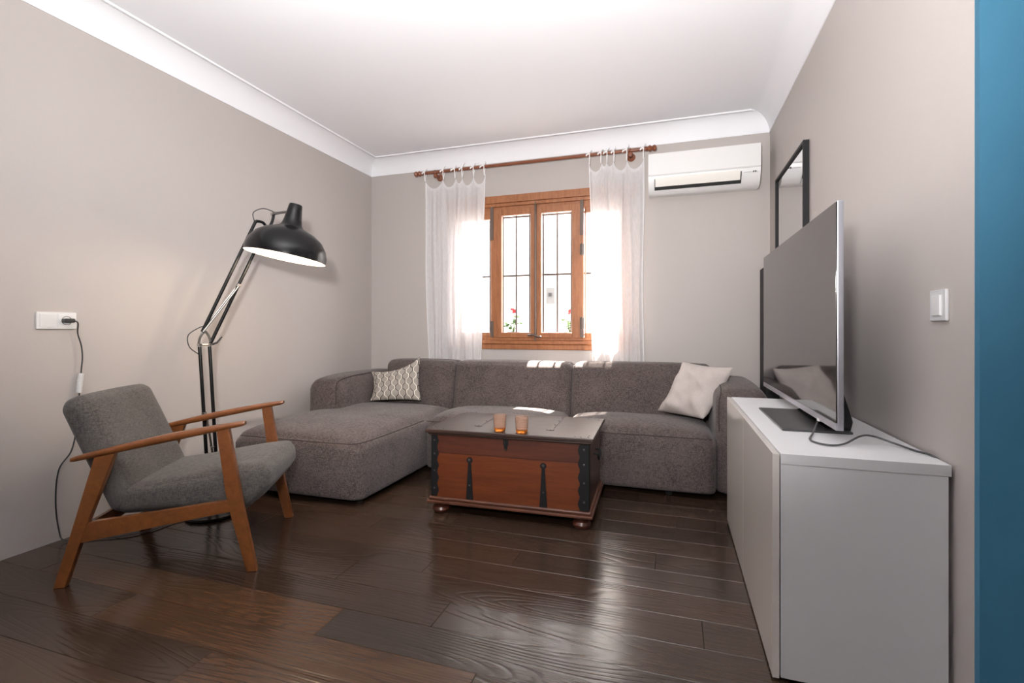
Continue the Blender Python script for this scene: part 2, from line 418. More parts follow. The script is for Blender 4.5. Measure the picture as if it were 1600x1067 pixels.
# outer frame
b = MB()
b.box((WX0, 4.055, 2.015), (WX1, 4.125, WZ1), 0.004); b.box((WX0, 4.055, WZ0), (WX0 + 0.06, 4.125, 2.02), 0.004)
b.box((WX1 - 0.06, 4.055, WZ0), (WX1, 4.125, 2.02), 0.004); b.box((WX0, 4.055, WZ0), (WX1, 4.125, 0.93), 0.004)
b.build('window_frame', 'window_wood', win)
b = MB(); b.box((WX0 - 0.05, 4.025, 2.10), (WX1 + 0.05, 4.066, 2.165), 0.006); b.box((WX0 - 0.03, 4.035, 2.07), (WX1 + 0.03, 4.066, 2.10), 0.006); b.build('window_head', 'window_wood', win)
b = MB(); b.box((WX0 - 0.05, 4.038, 0.868), (WX1 + 0.05, 4.066, 0.90), 0.008, 3); b.box((WX0 - 0.02, 4.048, 0.822), (WX1 + 0.02, 4.066, 0.868), 0.008, 3); b.build('window_sill', 'window_wood', win)
def sash(x0, x1, z0, z1, sl, sr, y0=4.040, y1=4.085):
    b = MB(); tr, br = 0.055, 0.045
    b.box((x0, y0, z0), (x0 + sl, y1, z1), 0.005); b.box((x1 - sr, y0, z0), (x1, y1, z1), 0.005)
    b.box((x0 + sl, y0, z0), (x1 - sr, y1, z0 + br), 0.005); b.box((x0 + sl, y0, z1 - tr), (x1 - sr, y1, z1), 0.005)
    s_ = b.build('sash', 'window_wood', win)
    MB().box((x0 + sl - 0.004, (y0 + y1) / 2, z0 + br - 0.004), (x1 - sr + 0.004, (y0 + y1) / 2 + 0.003, z1 - tr + 0.004)).build('pane', 'window_glass', s_, smooth=False)
sash(-1.515, -1.110, 0.925, 2.045, 0.095, 0.046); sash(-1.108, -0.700, 0.925, 2.045, 0.046, 0.097)
sash(WX0 + 0.05, -1.520, 0.925, 2.025, 0.05, 0.010, 4.06, 4.10); sash(-0.695, WX1 - 0.05, 0.925, 2.025, 0.010, 0.05, 4.06, 4.10)
# ironwork
MB().box((-1.117, 4.024, 0.93), (-1.100, 4.041, 2.06), 0.003).tube([(-1.109, 4.020, 0.90), (-1.109, 4.020, 2.085)], 0.006, 8).build('bolt_rod', 'old_iron', win)
for x in (-1.507, -0.712):
    for z0, z1 in ((0.93, 1.07), (1.78, 2.07)):
        MB().box((x - 0.014, 4.030, z0), (x + 0.014, 4.041, z1), 0.002).build('hinge_strap', 'old_iron', win)
for x, z in ((-0.705, 1.05), (-0.705, 1.66)):
    MB().box((x - 0.022, 4.022, z - 0.045), (x + 0.012, 4.036, z + 0.045), 0.004).tube([(x - 0.005, 4.018, z - 0.05), (x - 0.005, 4.018, z + 0.05)], 0.007, 8).build('hinge', 'old_iron', win)
MB().tube([(-1.175, 4.020, 0.948), (-1.12, 4.014, 0.950), (-1.085, 4.016, 0.935), (-1.055, 4.02, 0.935)], [0.010, 0.008, 0.010, 0.006], 8).build('latch', 'old_iron', win)

# ------------------------------------------------------------------ outside the window
gr = thing('window_grille', 'thin iron security grille outside the window', 'window grille', (-1.11, 4.25, 0.86))
for k in range(-7, 8):
    x = -1.0955 + 0.127 * k
    if WX0 - 0.1 < x < WX1 + 0.2: MB().tube([(x, 4.25, 0.86), (x, 4.25, 2.25)], 0.0085, 8).build('bar', 'bar_iron', gr)
for z in (0.95, 1.485, 2.02): MB().box((WX0 - 0.12, 4.246, z - 0.008), (WX1 + 0.2, 4.254, z + 0.008)).build('crossbar', 'bar_iron', gr, smooth=False)
led = MB().box((WX0 - 0.2, YB + WT, 0.80), (WX1 + 0.25, 4.50, 0.86), 0.005).build('window_ledge', 'outside_plaster'); led['kind'] = 'structure'
struct(MB().box((-9, 4.5, -0.2), (7, 14, -0.1)).build('ground_outside', 'street_grey', smooth=False))
struct(MB().box((-9, 8.2, -0.1), (7, 8.4, 4.2)).build('wall_outside', 'outside_plaster', smooth=False), 'sunlit white wall across the street')
nb = rooted(MB().box((-6.5, 5.35, -0.1), (-1.02, 6.6, 5.5), 0.01).build('sun_blocker', 'outside_plaster', smooth=False), (-3.7, 6.0, -0.1)); nb['kind'] = 'structure'  # white building block added to keep direct sun off the left panes
mb_ = thing('meter_box', 'small grey meter box on the white wall outside', 'meter box', (-1.283, 5.35, 1.28))
MB().box((-1.335, 5.29, 1.28), (-1.235, 5.349, 1.46), 0.006).build('housing', 'meter_grey', mb_); MB().box((-1.305, 5.280, 1.36), (-1.265, 5.291, 1.40), 0.003).build('cover', 'grey_plastic', mb_)
def geranium(x, y, z, h, label, seed):
    rg = random.Random(seed); g = thing('geranium', label, 'potted plant', (x, y, z), 0, 'geraniums outside the window')
    MB().lathe([(0, 0), (0.042, 0), (0.055, 0.10), (0.060, 0.10), (0.060, 0.115), (0.050, 0.115), (0.048, 0.095), (0, 0.095)], 20, Matrix.Translation((x, y, z))).build('pot', 'terracotta', g)
    st = MB(); lf = MB()
    for k in range(9):
        a = rg.uniform(0, 6.28); d = rg.uniform(0.01, 0.075); top = Vector((x + d * math.cos(a), y + d * 0.6 * math.sin(a), z + 0.1 + rg.uniform(0.04, h * 0.75)))
        st.tube([(x, y, z + 0.095), ((x * 2 + top.x) / 3, y, z + 0.13), top], 0.0025, 5)
        for q in range(3):
            n_ = Vector((rg.uniform(-.6, .6), rg.uniform(-1, 0.3), 1)).normalized(); c_ = top + Vector((rg.uniform(-.025, .025), rg.uniform(-.02, .02), rg.uniform(-.03, .012)))
            u_ = n_.orthogonal().normalized(); v_ = n_.cross(u_); r_ = rg.uniform(0.015, 0.024)
            lf.bm.faces.new([lf.bm.verts.new(c_ + (u_ * math.cos(t) + v_ * math.sin(t)) * r_ * (1 + 0.15 * math.cos(5 * t)) - n_ * 0.004 * (i % 2)) for i, t in enumerate([2 * math.pi * i / 10 for i in range(10)])])
    fl_ = MB(); tp = Vector((x + 0.01, y, z + 0.11 + h)); st.tube([(x, y, z + 0.1), tp], 0.003, 5)
    for q in range(14): fl_.ball(tp + Vector((rg.uniform(-.024, .024), rg.uniform(-.02, .02), rg.uniform(-.02, .02))), rg.uniform(0.009, 0.014), 8)
    st.build('stem', 'leaf_green', g); lf.build('foliage', 'leaf_green', g, solid=0.0015); fl_.build('flower_head', 'petal_red', g)
geranium(-1.415, 4.36, 0.86, 0.20, 'potted red geranium outside the left casement pane', 1)
geranium(-0.875, 4.36, 0.86, 0.19, 'potted red geranium outside the right casement pane', 5)

# ------------------------------------------------------------------ curtain rod and curtains
RY, RZ = 3.972, 2.412
rod = thing('curtain_rod', 'reddish brown wooden curtain rod with turned finials above the window', 'curtain rod', (-1.18, RY, RZ))
MB().tube([(-2.16, RY, RZ), (-0.19, RY, RZ)], 0.0135, 16).build('pole', 'rod_wood', rod)
for x, sg in ((-2.16, -1), (-0.19, 1)):
    M = Matrix.Translation((x, RY, RZ)) @ Matrix.Rotation(sg * math.pi / 2, 4, 'Y')
    MB().lathe([(0, -0.01), (0.017, -0.01), (0.019, 0.0), (0.014, 0.006), (0.024, 0.02), (0.025, 0.028), (0.016, 0.038), (0.014, 0.041), (0.022, 0.050), (0.025, 0.060), (0.019, 0.072), (0, 0.077)], 20, M).build('finial', 'rod_wood', rod)
for x in (-2.02, -0.315):
    bk = MB().tube([(x, RY - 0.002, RZ - 0.026), (x, YB - 0.012, RZ - 0.026)], 0.010, 12)
    bk.lathe([(0, -0.004), (0.030, -0.004), (0.034, 0.004), (0.024, 0.018), (0.012, 0.024)], 20, Matrix.Translation((x, YB - 0.004, RZ - 0.026)) @ Matrix.Rotation(math.pi / 2, 4, 'X'))
    bk.tube([(x, RY + 0.020 * math.cos(a), RZ + 0.020 * math.sin(a)) for a in [R(d) for d in range(150, 391, 20)]], 0.008, 8)
    bk.lathe([(0, -0.016), (0.016, -0.012), (0.022, 0), (0.016, 0.012), (0, 0.016)], 16, Matrix.Translation((x + 0.0, RY - 0.008, RZ - 0.034)) @ Matrix.Rotation(math.pi / 2, 4, 'X')); bk.build('bracket', 'rod_wood', rod)

def smooth(a, b, x): t = max(0, min(1, (x - a) / (b - a))); return t * t * (3 - 2 * t)
def curtain(label, ties, xb0, xb1, seed):
    x0, x1 = ties[0], ties[-1]
    cu = thing('curtain', label, 'curtain', ((x0 + x1) / 2, RY, 0.25), 0, 'sheer curtains at the window'); rg = random.Random(seed)
    zb = 0.25; b = MB(); NX, NZ = 150, 60; grid = []
    ph = [rg.uniform(0, 6.28) for _ in range(5)]
    def yoff(u, v): return (0.016 * math.sin(u * 19 + ph[0] + v * 1.2) + 0.011 * math.sin(u * 41 + ph[1] - v * 1.6) + 0.006 * math.sin(u * 75 + ph[2])) * (0.55 + 0.45 * v)
    for i in range(NX + 1):
        u = i / NX; xt = x0 + (x1 - x0) * u
        # scalloped hem between the ties
        g = 0.0
        for a, c in zip(ties[:-1], ties[1:]):
            if a <= xt <= c + 1e-6:
                f = (xt - a) / (c - a); g = max(0.0, 4 * f * (1 - f)) ** 0.6 * min(0.085, (c - a) * 0.85)
        ztop = RZ - 0.062 - g; col = []
        for j in range(NZ + 1):
            v = j / NZ; z = ztop + (zb - ztop) * v; xx = xt + (xb0 + (xb1 - xb0) * u - xt) * v ** 1.4 + 0.006 * math.sin(v * 9 + u * 14 + ph[3])
            col.append(b.bm.verts.new((xx, RY + 0.004 + yoff(u, v) * smooth(0, 0.12, v + 0.03), z)))
        grid.append(col)
    for i in range(NX):
        for j in range(NZ): b.bm.faces.new((grid[i][j], grid[i + 1][j], grid[i + 1][j + 1], grid[i][j + 1]))
    edges = [[grid[0][j].co.copy() for j in range(0, NZ + 1, 3)], [grid[NX][j].co.copy() for j in range(0, NZ + 1, 3)]]
    topline = [grid[i][0].co.copy() for i in range(NX + 1)]
    topband = [[grid[i][j].co.copy() for j in range(0, 2)] for i in range(NX + 1)]
    cloth = b.build('cloth', 'sheer_curtain', cu, angle=180)
    h = MB(); h.tube(edges[0], 0.0035, 6); h.tube(edges[1], 0.0035, 6)
    h.build('side_hem', 'tie_cloth', cu)
    hb = MB(); rows = [[hb.bm.verts.new(p + Vector((0, -0.003, 0))) , hb.bm.verts.new(p + Vector((0, -0.003, -0.028)))] for p in topline]
    for a, c in zip(rows[:-1], rows[1:]): hb.bm.faces.new((a[0], c[0], c[1], a[1]))
    hb.build('top_hem', 'sheer_curtain', cu, angle=180)
    for x in ties:
        t = MB(); rr_ = 0.0175
        loop = [(x, RY - 0.002, RZ - 0.075), (x, RY - 0.012, RZ - 0.035)] + [(x + 0.002, RY - rr_ * math.cos(R(a)), RZ + rr_ * math.sin(R(a))) for a in range(-20, 221, 30)] + [(x + 0.001, RY + 0.008, RZ - 0.04), (x, RY + 0.002, RZ - 0.07)]
        t.tube(loop, 0.0042, 6)
        dx = rg.uniform(-0.03, -0.012)
        t.ball((x + dx * 0.3, RY - 0.018, RZ + 0.006), 0.009, 8, (1.2, 0.8, 0.9))
        t.tube([(x + dx * 0.3, RY - 0.02, RZ + 0.006), (x + dx, RY - 0.024, RZ - 0.004), (x + dx * 1.2, RY - 0.022, RZ - 0.014)], [0.004, 0.008, 0.004], 6)
        t.tube([(x, RY - 0.012, RZ + 0.014), (x + 0.012, RY - 0.006, RZ + 0.034), (x + rg.uniform(0.008, 0.02), RY, RZ + rg.uniform(0.035, 0.055))], [0.004, 0.006, 0.003], 6)
        t.build('tie', 'tie_cloth', cu)
curtain('white sheer tie-top curtain hanging at the left of the window', [-2.128, -1.945, -1.832, -1.762, -1.653, -1.553], -2.08, -1.62, 2)
curtain('white sheer tie-top curtain hanging beside the air conditioner', [-0.637, -0.545, -0.497, -0.442, -0.342, -0.215], -0.60, -0.215, 9)

# ------------------------------------------------------------------ air conditioner
ac = thing('air_conditioner', 'white split air conditioner unit high on the back wall', 'air conditioner', (0.215, YB, 2.04))
ax0, ax1, az0, az1, ay = -0.173, 0.603, 2.035, 2.332, 3.868
prof = [(4.063, az1), (ay + 0.012, az1), (ay + 0.003, az1 - 0.006), (ay, az1 - 0.03), (ay, 2.175), (ay + 0.004, 2.150), (ay + 0.016, 2.115), (ay + 0.040, 2.075), (ay + 0.075, 2.047), (ay + 0.11, 2.037), (4.063, 2.045)]
MB().prism(prof, (ax0, 0, 0), (0, 1, 0), (0, 0, 1), (1, 0, 0), ax1 - ax0).build('body', 'white_plastic', ac, angle=25)
fp = [(ay - 0.006, az1 - 0.004), (ay - 0.010, az1 - 0.02), (ay - 0.010, 2.168), (ay - 0.004, 2.160), (ay + 0.002, 2.160), (ay + 0.002, az1 - 0.004)]
MB().prism(fp, (ax0 + 0.002, 0, 0), (0, 1, 0), (0, 0, 1), (1, 0, 0), ax1 - ax0 - 0.004).build('front_panel', 'white_plastic', ac, angle=25)
slot = [(ay + 0.002, 2.140), (ay + 0.013, 2.112), (ay + 0.037, 2.072), (ay + 0.072, 2.044), (ay + 0.10, 2.050), (ay + 0.05, 2.10), (ay + 0.02, 2.14)]
MB().prism([(a - 0.003, z - 0.002) for a, z in slot], (ax0 + 0.045, 0, 0), (0, 1, 0), (0, 0, 1), (1, 0, 0), 0.605).build('outlet_slot', 'gap_dark', ac)
lv = [(ay - 0.008, 2.146), (ay + 0.004, 2.112), (ay + 0.024, 2.083), (ay + 0.028, 2.086), (ay + 0.009, 2.115), (ay - 0.002, 2.146)]
MB().prism(lv, (ax0 + 0.050, 0, 0), (0, 1, 0), (0, 0, 1), (1, 0, 0), 0.592).build('louver', 'white_enamel', ac)
lw_ = [(ay + 0.042, 2.060), (ay + 0.070, 2.040), (ay + 0.10, 2.034), (ay + 0.10, 2.040), (ay + 0.072, 2.048), (ay + 0.048, 2.066)]
MB().prism(lw_, (ax0 + 0.045, 0, 0), (0, 1, 0), (0, 0, 1), (1, 0, 0), 0.605).build('lower_lip', 'white_plastic', ac)
MB().box((ax1 - 0.11, ay - 0.001, 2.128), (ax1 - 0.06, ay + 0.01, 2.134), 0.001).build('display', 'cool_white_plastic', ac)
for q in range(3): MB().box((ax1 - 0.052 + q * 0.013, ay - 0.001, 2.126), (ax1 - 0.044 + q * 0.013, ay + 0.01, 2.136), 0.001).build('indicator', 'grey_plastic' if q < 2 else 'cool_white_plastic', ac)

# ------------------------------------------------------------------ wall mirror
mi = thing('wall_mirror', 'black framed mirror hanging on the right wall above the television', 'mirror', (0.69, 3.333, 1.05))
y0, y1, z0, z1, fx, fw = 2.958, 3.708, 1.05, 2.008, 0.663, 0.018
b = MB(); b.box((fx, y0, z0), (0.692, y0 + fw, z1), 0.002); b.box((fx, y1 - fw, z0), (0.692, y1, z1), 0.002); b.box((fx, y0 + fw, z0), (0.692, y1 - fw, z0 + fw), 0.002); b.box((fx, y0 + fw, z1 - fw), (0.692, y1 - fw, z1), 0.002)
b.build('mirror_frame', 'black_frame', mi); MB().box((fx + 0.010, y0 + fw - 0.004, z0 + fw - 0.004), (fx + 0.014, y1 - fw + 0.004, z1 - fw + 0.004)).build('mirror_glass', 'mirror_glass', mi, smooth=False)

# ------------------------------------------------------------------ switch and socket
sw = thing('light_switch', 'white square light switch on the right wall', 'light switch', (XR, 1.6225, 1.064))
MB().box((XR - 0.009, 1.580, 1.022), (XR - 0.0002, 1.665, 1.106), 0.003).build('plate', 'cool_white_plastic', sw)
MB().box((XR - 0.014, 1.600, 1.036), (XR - 0.006, 1.645, 1.092), 0.003, M=None).build('rocker', 'white_plastic', sw)
so = thing('wall_socket', 'white double wall socket plate with black plug', 'socket', (XL, 1.52, 1.04))
MB().box((XL + 0.0002, 1.442, 1.000), (XL + 0.010, 1.600, 1.079), 0.003).build('plate', 'white_plastic', so)
MB().box((XL + 0.008, 1.453, 1.008), (XL + 0.0125, 1.521, 1.071), 0.002).build('blank_cover', 'white_plastic', so)
MB().box((XL + 0.008, 1.523, 1.008), (XL + 0.0125, 1.591, 1.071), 0.002).build('socket_module', 'white_plastic', so)
Mx = Matrix.Translation((XL + 0.0125, 1.557, 1.040)) @ Matrix.Rotation(math.pi / 2, 4, 'Y')
MB().lathe([(0.021, 0.0), (0.0215, 0.0015), (0.0185, 0.0015), (0.018, -0.002)], 24, Mx, True).build('socket_ring', 'steel', so)
# lamp cord with plug, running down the wall behind the armchair
cord = thing('lamp_cord', 'thin black power cord hanging from the wall socket behind the armchair', 'power cord', (XL + 0.02, 1.56, 0))
MB().box((XL + 0.0125, 1.536, 1.030), (XL + 0.040, 1.580, 1.050), 0.006).build('plug', 'black_matt', cord)
def spline(p, n=8):
    p = [Vector(q) for q in p]; out = []
    for i in range(len(p) - 1):
        a, b_, c_, d = p[max(i - 1, 0)], p[i], p[i + 1], p[min(i + 2, len(p) - 1)]
        for k in range(n):
            t = k / n; out.append(0.5 * ((2 * b_) + (c_ - a) * t + (2 * a - 5 * b_ + 4 * c_ - d) * t * t + (3 * b_ - a - 3 * c_ + d) * t ** 3))
    out.append(p[-1]); return out
cx = XL + 0.022
MB().tube(spline([(cx + 0.012, 1.575, 1.040), (cx + 0.014, 1.590, 1.028), (cx, 1.597, 0.98), (cx, 1.612, 0.92), (cx, 1.617, 0.86), (cx, 1.612, 0.80), (cx, 1.605, 0.70), (cx, 1.595, 0.55), (cx, 1.572, 0.42), (cx - 0.002, 1.522, 0.34), (cx - 0.004, 1.510, 0.20), (cx, 1.520, 0.06), (cx + 0.03, 1.53, 0.008), (cx + 0.13, 1.59, 0.006), (cx + 0.24, 1.66, 0.006), (cx + 0.29, 1.75, 0.006), (cx + 0.30, 1.87, 0.006), (cx + 0.36, 1.95, 0.010)]), 0.0032, 8).build('cable', 'black_matt', cord)
sl = MB()
for q in range(9):
    z = 0.785 - q * 0.0105 ; sl.tube([(cx, 1.612 - q * 0.0012, z), (cx, 1.611 - q * 0.0012, z - 0.0085)], 0.0125, 12); sl.tube([(cx, 1.612 - q * 0.0012, z - 0.008), (cx, 1.611 - q * 0.0012, z - 0.011)], 0.0100, 12)
sl.build('ribbed_sleeve', 'white_plastic', cord)['label'] = 'white ribbed sleeve'

# ------------------------------------------------------------------ sideboard
cb = thing('sideboard', 'low white sideboard with two glossy doors under the television', 'cabinet', (0.48, 2.157, 0))
CX0, CX1, CY0, CY1, CZ = 0.271, 0.680, 1.552, 2.763, 0.648
BX = CX0 + 0.021
MB().box((BX, CY0, CZ - 0.030), (CX1 + 0.006, CY1, CZ), 0.0015).build('top_panel', 'white_cabinet', cb)
for y in (CY0 + 0.002, CY1 - 0.020): MB().box((BX, y, 0.012), (CX1, y + 0.018, CZ - 0.0305), 0.001).build('side_panel', 'white_cabinet', cb)
MB().box((BX + 0.001, CY0 + 0.020, 0.014), (CX1 - 0.005, CY1 - 0.020, 0.040), 0.001).build('bottom_panel', 'white_cabinet', cb)
MB().box((BX + 0.035, CY0 + 0.021, 0.045), (CX1 - 0.002, CY1 - 0.021, CZ - 0.035)).build('carcass', 'white_cabinet', cb, smooth=False)
MB().box((BX + 0.03, CY0 + 0.025, 0.0), (CX1 - 0.02, CY1 - 0.025, 0.014)).build('plinth', 'gap_dark', cb, smooth=False)
ym = (CY0 + CY1) / 2
for a, e in ((CY0, ym - 0.0015), (ym + 0.0015, CY1)):
    d = MB().box((CX0, a, 0.010), (CX0 + 0.018, e, CZ - 0.001), 0.0015).build('door', 'gloss_door', cb)
# ------------------------------------------------------------------ television
tv = thing('television', 'large flat screen television standing on the white sideboard', 'television', (0.48, 2.35, CZ))
TX, TY0, TY1, TZ0, TZ1 = 0.475, 1.723, 2.972, 0.690, 1.392
MB().box((TX + 0.003, TY0, TZ0), (TX + 0.020, TY1, TZ1), 0.002).build('case', 'silver', tv)
MB().box((TX, TY0 + 0.004, TZ0 + 0.022), (TX + 0.004, TY1 - 0.004, TZ1 - 0.003), 0.0008).build('screen', 'tv_screen', tv)
MB().box((TX - 0.001, TY0 + 0.003, TZ0), (TX + 0.004, TY1 - 0.003, TZ0 + 0.021), 0.001).build('bottom_bezel', 'silver', tv)
MB().prism([(0, 0), (0.0, 0.50), (0.010, 0.47), (0.032, 0.38), (0.036, 0.03), (0.02, 0)], (TX + 0.018, TY0 + 0.13, TZ0 + 0.015), (1, 0, 0), (0, 0, 1), (0, 1, 0), 1.0, 0.002).build('rear_housing', 'black_matt', tv)
MB().box((0.362, 1.898, CZ + 0.0003), (0.572, 2.380, CZ + 0.008), 0.001).build('stand_plate', 'grey_plastic', tv)
nk = [(0.575, 0.0), (0.582, 0.03), (0.545, 0.16), (0.515, 0.18), (0.512, 0.10), (0.540, 0.02), (0.50, 0.006)]
MB().prism(nk, (0, 1.93, CZ + 0.006), (1, 0, 0), (0, 0, 1), (0, 1, 0), 0.42, 0.003).build('stand_neck', 'black_gloss', tv)
MB().box((TX - 0.003, 1.905, TZ0 - 0.004), (TX + 0.006, 1.925, TZ0 + 0.006), 0.001).build('receiver', 'white_plastic', tv)
zc = CZ + 0.004
tc = MB().tube(spline([(0.478, 1.93, TZ0 + 0.002), (0.470, 1.915, TZ0 - 0.015), (0.440, 1.84, zc + 0.004), (0.414, 1.765, zc), (0.420, 1.715, zc), (0.452, 1.690, zc), (0.492, 1.705, zc + 0.004), (0.545, 1.745, zc + 0.022), (0.585, 1.765, zc + 0.020), (0.632, 1.745, zc + 0.006), (0.660, 1.690, zc), (0.682, 1.640, zc - 0.002), (0.6895, 1.615, zc - 0.03), (0.6895, 1.60, zc - 0.2)]), 0.0030, 8).build('television_cable', 'grey_plastic')
rooted(tc, (0.48, 1.75, CZ)); tc['label'] = 'thin grey cable looping across the sideboard top'; tc['category'] = 'cable'
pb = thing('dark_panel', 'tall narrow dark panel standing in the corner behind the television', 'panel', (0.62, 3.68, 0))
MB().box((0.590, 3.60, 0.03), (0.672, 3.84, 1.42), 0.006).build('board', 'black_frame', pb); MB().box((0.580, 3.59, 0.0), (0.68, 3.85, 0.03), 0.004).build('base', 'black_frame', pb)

# ------------------------------------------------------------------ sofa
sofa = thing('corner_sofa', 'large grey-brown fabric corner sofa with chaise under the window', 'sofa', (-1.05, 3.4, 0))
SB = 0.040
def seat_fn(crown):
    def fn(p, u):
        p.z = max(p.z, SB)   # flat underside
        if u[2] > 0:   # soft crown, rounded down to the edges
            p.z -= 0.030 * (abs(u[0]) ** 4 + abs(u[1]) ** 4) * u[2]
            p.z += 0.006 * math.sin(p.x * 9 + p.y * 5) * math.sin(p.y * 8)
        return p
    return fn
def seat(name, lo, hi, bl): return MB().soft(lo, hi, 0.068, bl, 14, seat_fn(0)).build(name, 'sofa_fabric', sofa, angle=180)
ch = seat('chaise', (-2.580, 2.320, SB - 0.045), (-1.650, 3.62, 0.405), (0.016, 0.024, 0.016))
s1 = seat('seat', (-1.643, 3.045, SB - 0.045), (-0.703, 3.62, 0.410), (0.003, 0.012, 0.012))
s2 = seat('seat', (-0.701, 3.045, SB - 0.045), (0.245, 3.62, 0.410), (0.003, 0.012, 0.012))
def seam(pts, parent): MB().tube(pts, 0.0025, 6).build('seam', 'sofa_seam', parent)
seam(spline([(-2.50, 2.322, 0.352), (-2.42, 2.312, 0.355), (-2.1, 2.300, 0.357), (-1.75, 2.312, 0.356), (-1.665, 2.352, 0.358), (-1.640, 2.50, 0.362), (-1.636, 2.8, 0.364), (-1.640, 3.04, 0.364)]), ch)
seam([(-1.62, 3.040, 0.362), (-1.17, 3.030, 0.364), (-0.72, 3.040, 0.362)], s1); seam([(-0.68, 3.040, 0.362), (-0.23, 3.030, 0.364), (0.22, 3.040, 0.362)], s2)
def back_fn(p, u):
    f = (p.z - 0.36) / 0.38; p.y += (0.075 * f - 0.04) if u[1] < 0 else 0.0
    return p
def back(lo, hi, cut=0.0):
    def fn(p, u):
        p = back_fn(p, u)
        if cut and u[2] > 0: p.z -= cut * max(0, (u[0] * (1 if cut > 0 else -1)))
        return p
    return MB().soft(lo, hi, 0.05, (0.002, 0.014, 0.010), 12, fn).build('backrest', 'sofa_fabric', sofa, angle=180)
bk1 = back((-2.335, 3.625, 0.10), (-1.690, 3.885, 0.735)); bk2 = back((-1.688, 3.625, 0.10), (-0.724, 3.885, 0.738)); bk3 = back((-0.722, 3.625, 0.10), (0.270, 3.885, 0.745))
for bk_, xa, xb in ((bk1, -2.28, -1.73), (bk2, -1.65, -0.765), (bk3, -0.68, 0.22)): seam([(xa, 3.682, 0.712), ((xa + xb) / 2, 3.674, 0.720), (xb, 3.682, 0.712)], bk_)
def arm(lo, hi, ys):
    def fn(p, u):
        p.z = max(p.z, SB)
        if u[2] > 0: p.z -= 0.03 * max(0, -u[1]) ** 3
        return p
    return MB().soft(lo, hi, 0.075, (0.012, 0.008, 0.012), 10, fn).build('armrest', 'sofa_fabric', sofa, angle=180)
aL = arm((-2.605, 3.00, 0.10), (-2.338, 3.89, 0.640), 0); aR = arm((0.248, 3.085, SB - 0.045), (0.530, 3.89, 0.660), 0)
seam(spline([(-2.352, 3.02, 0.44), (-2.352, 3.022, 0.55), (-2.365, 3.06, 0.605), (-2.37, 3.2, 0.632), (-2.37, 3.5, 0.640)]), aL)
seam(spline([(0.262, 3.105, 0.40), (0.262, 3.108, 0.56), (0.276, 3.15, 0.625), (0.282, 3.3, 0.650), (0.282, 3.6, 0.658)]), aR)
for x, y in ((-1.72, 2.42), (-2.5, 2.42), (-1.72, 3.12), (-0.02, 3.12), (0.46, 3.16), (0.46, 3.8), (-2.5, 3.8), (-0.75, 3.8)):
    MB().lathe([(0, 0), (0.018, 0), (0.024, 0.06), (0, 0.06)], 14, Matrix.Translation((x, y, 0))).build('foot', 'black_matt', sofa)

def pillow(name, label, cat, c4, thick, m, seed, group=None, dip=0.0, crump=0.010, bow=0.055):
    """c4: bottom-left, bottom-right, top-right, top-left corners"""
    bl, br, tr, tl = [Vector(p) for p in c4]; nrm = (br - bl).cross(tl - bl).normalized(); b = MB(); n = 36; sides = {}
    uvl = b.bm.loops.layers.uv.new('UVMap'); V = {}
    for sg in (-1, 1):
        for i in range(n + 1):
            for j in range(n + 1):
                u, v = i / n, j / n; a, d = 2 * u - 1, 2 * v - 1
                edge = i in (0, n) or j in (0, n)
                if edge and sg == 1: V[(sg, i, j)] = V[(-1, i, j)]; continue
                # edges bow inwards, corners stay out
                uu = u - a * bow * (1 - d * d); vv = v - d * bow * (1 - a * a) - dip * (1 - a * a) * max(0, d) ** 2
                p = bl * (1 - uu) * (1 - vv) + br * uu * (1 - vv) + tr * uu * vv + tl * (1 - uu) * vv
                t = thick * ((1 - a ** 4) * (1 - d ** 4)) ** 0.75
                wr = crump * noise.noise(Vector((a * 1.7 + seed, d * 1.7, sg * 3))) * 2.0 + crump * 0.8 * noise.noise(Vector(((a + d) * 3.2 + seed, (a - d) * 1.3, sg)))
                p = p + nrm * sg * (t + wr * (1 - max(abs(a), abs(d)) ** 6)) + nrm * 0.02 * (a * a * d * d)
                V[(sg, i, j)] = b.bm.verts.new(p)
    for sg in (-1, 1):
        for i in range(n):
            for j in range(n):
                q = [(i, j), (i + 1, j), (i + 1, j + 1), (i, j + 1)]
                try: f = b.bm.faces.new([V[(sg, *x)] for x in q])
                except ValueError: continue
                for lp, x in zip(f.loops, q): lp[uvl].uv = (x[0] / n, x[1] / n)
    o = b.build(name, m, None, angle=180); c = (bl + br + tr + tl) / 4; c.z = min(bl.z, br.z)
    rooted(o, c); o['label'] = label; o['category'] = cat; return o
pillow('cushion', 'beige cushion with white and black lattice pattern on the sofa', 'cushion', [(-2.300, 3.375, 0.418), (-1.905, 3.500, 0.418), (-1.975, 3.615, 0.765), (-2.375, 3.500, 0.640)], 0.048, 'lattice_fabric', 4.0, dip=0.10, crump=0.006)
pillow('cushion', 'plain pale beige cushion leaning against the right sofa arm', 'cushion', [(-0.085, 3.52, 0.430), (0.195, 3.255, 0.435), (0.378, 3.36, 0.752), (0.078, 3.570, 0.770)], 0.070, 'pale_linen', 1.3, crump=0.016, bow=0.022)

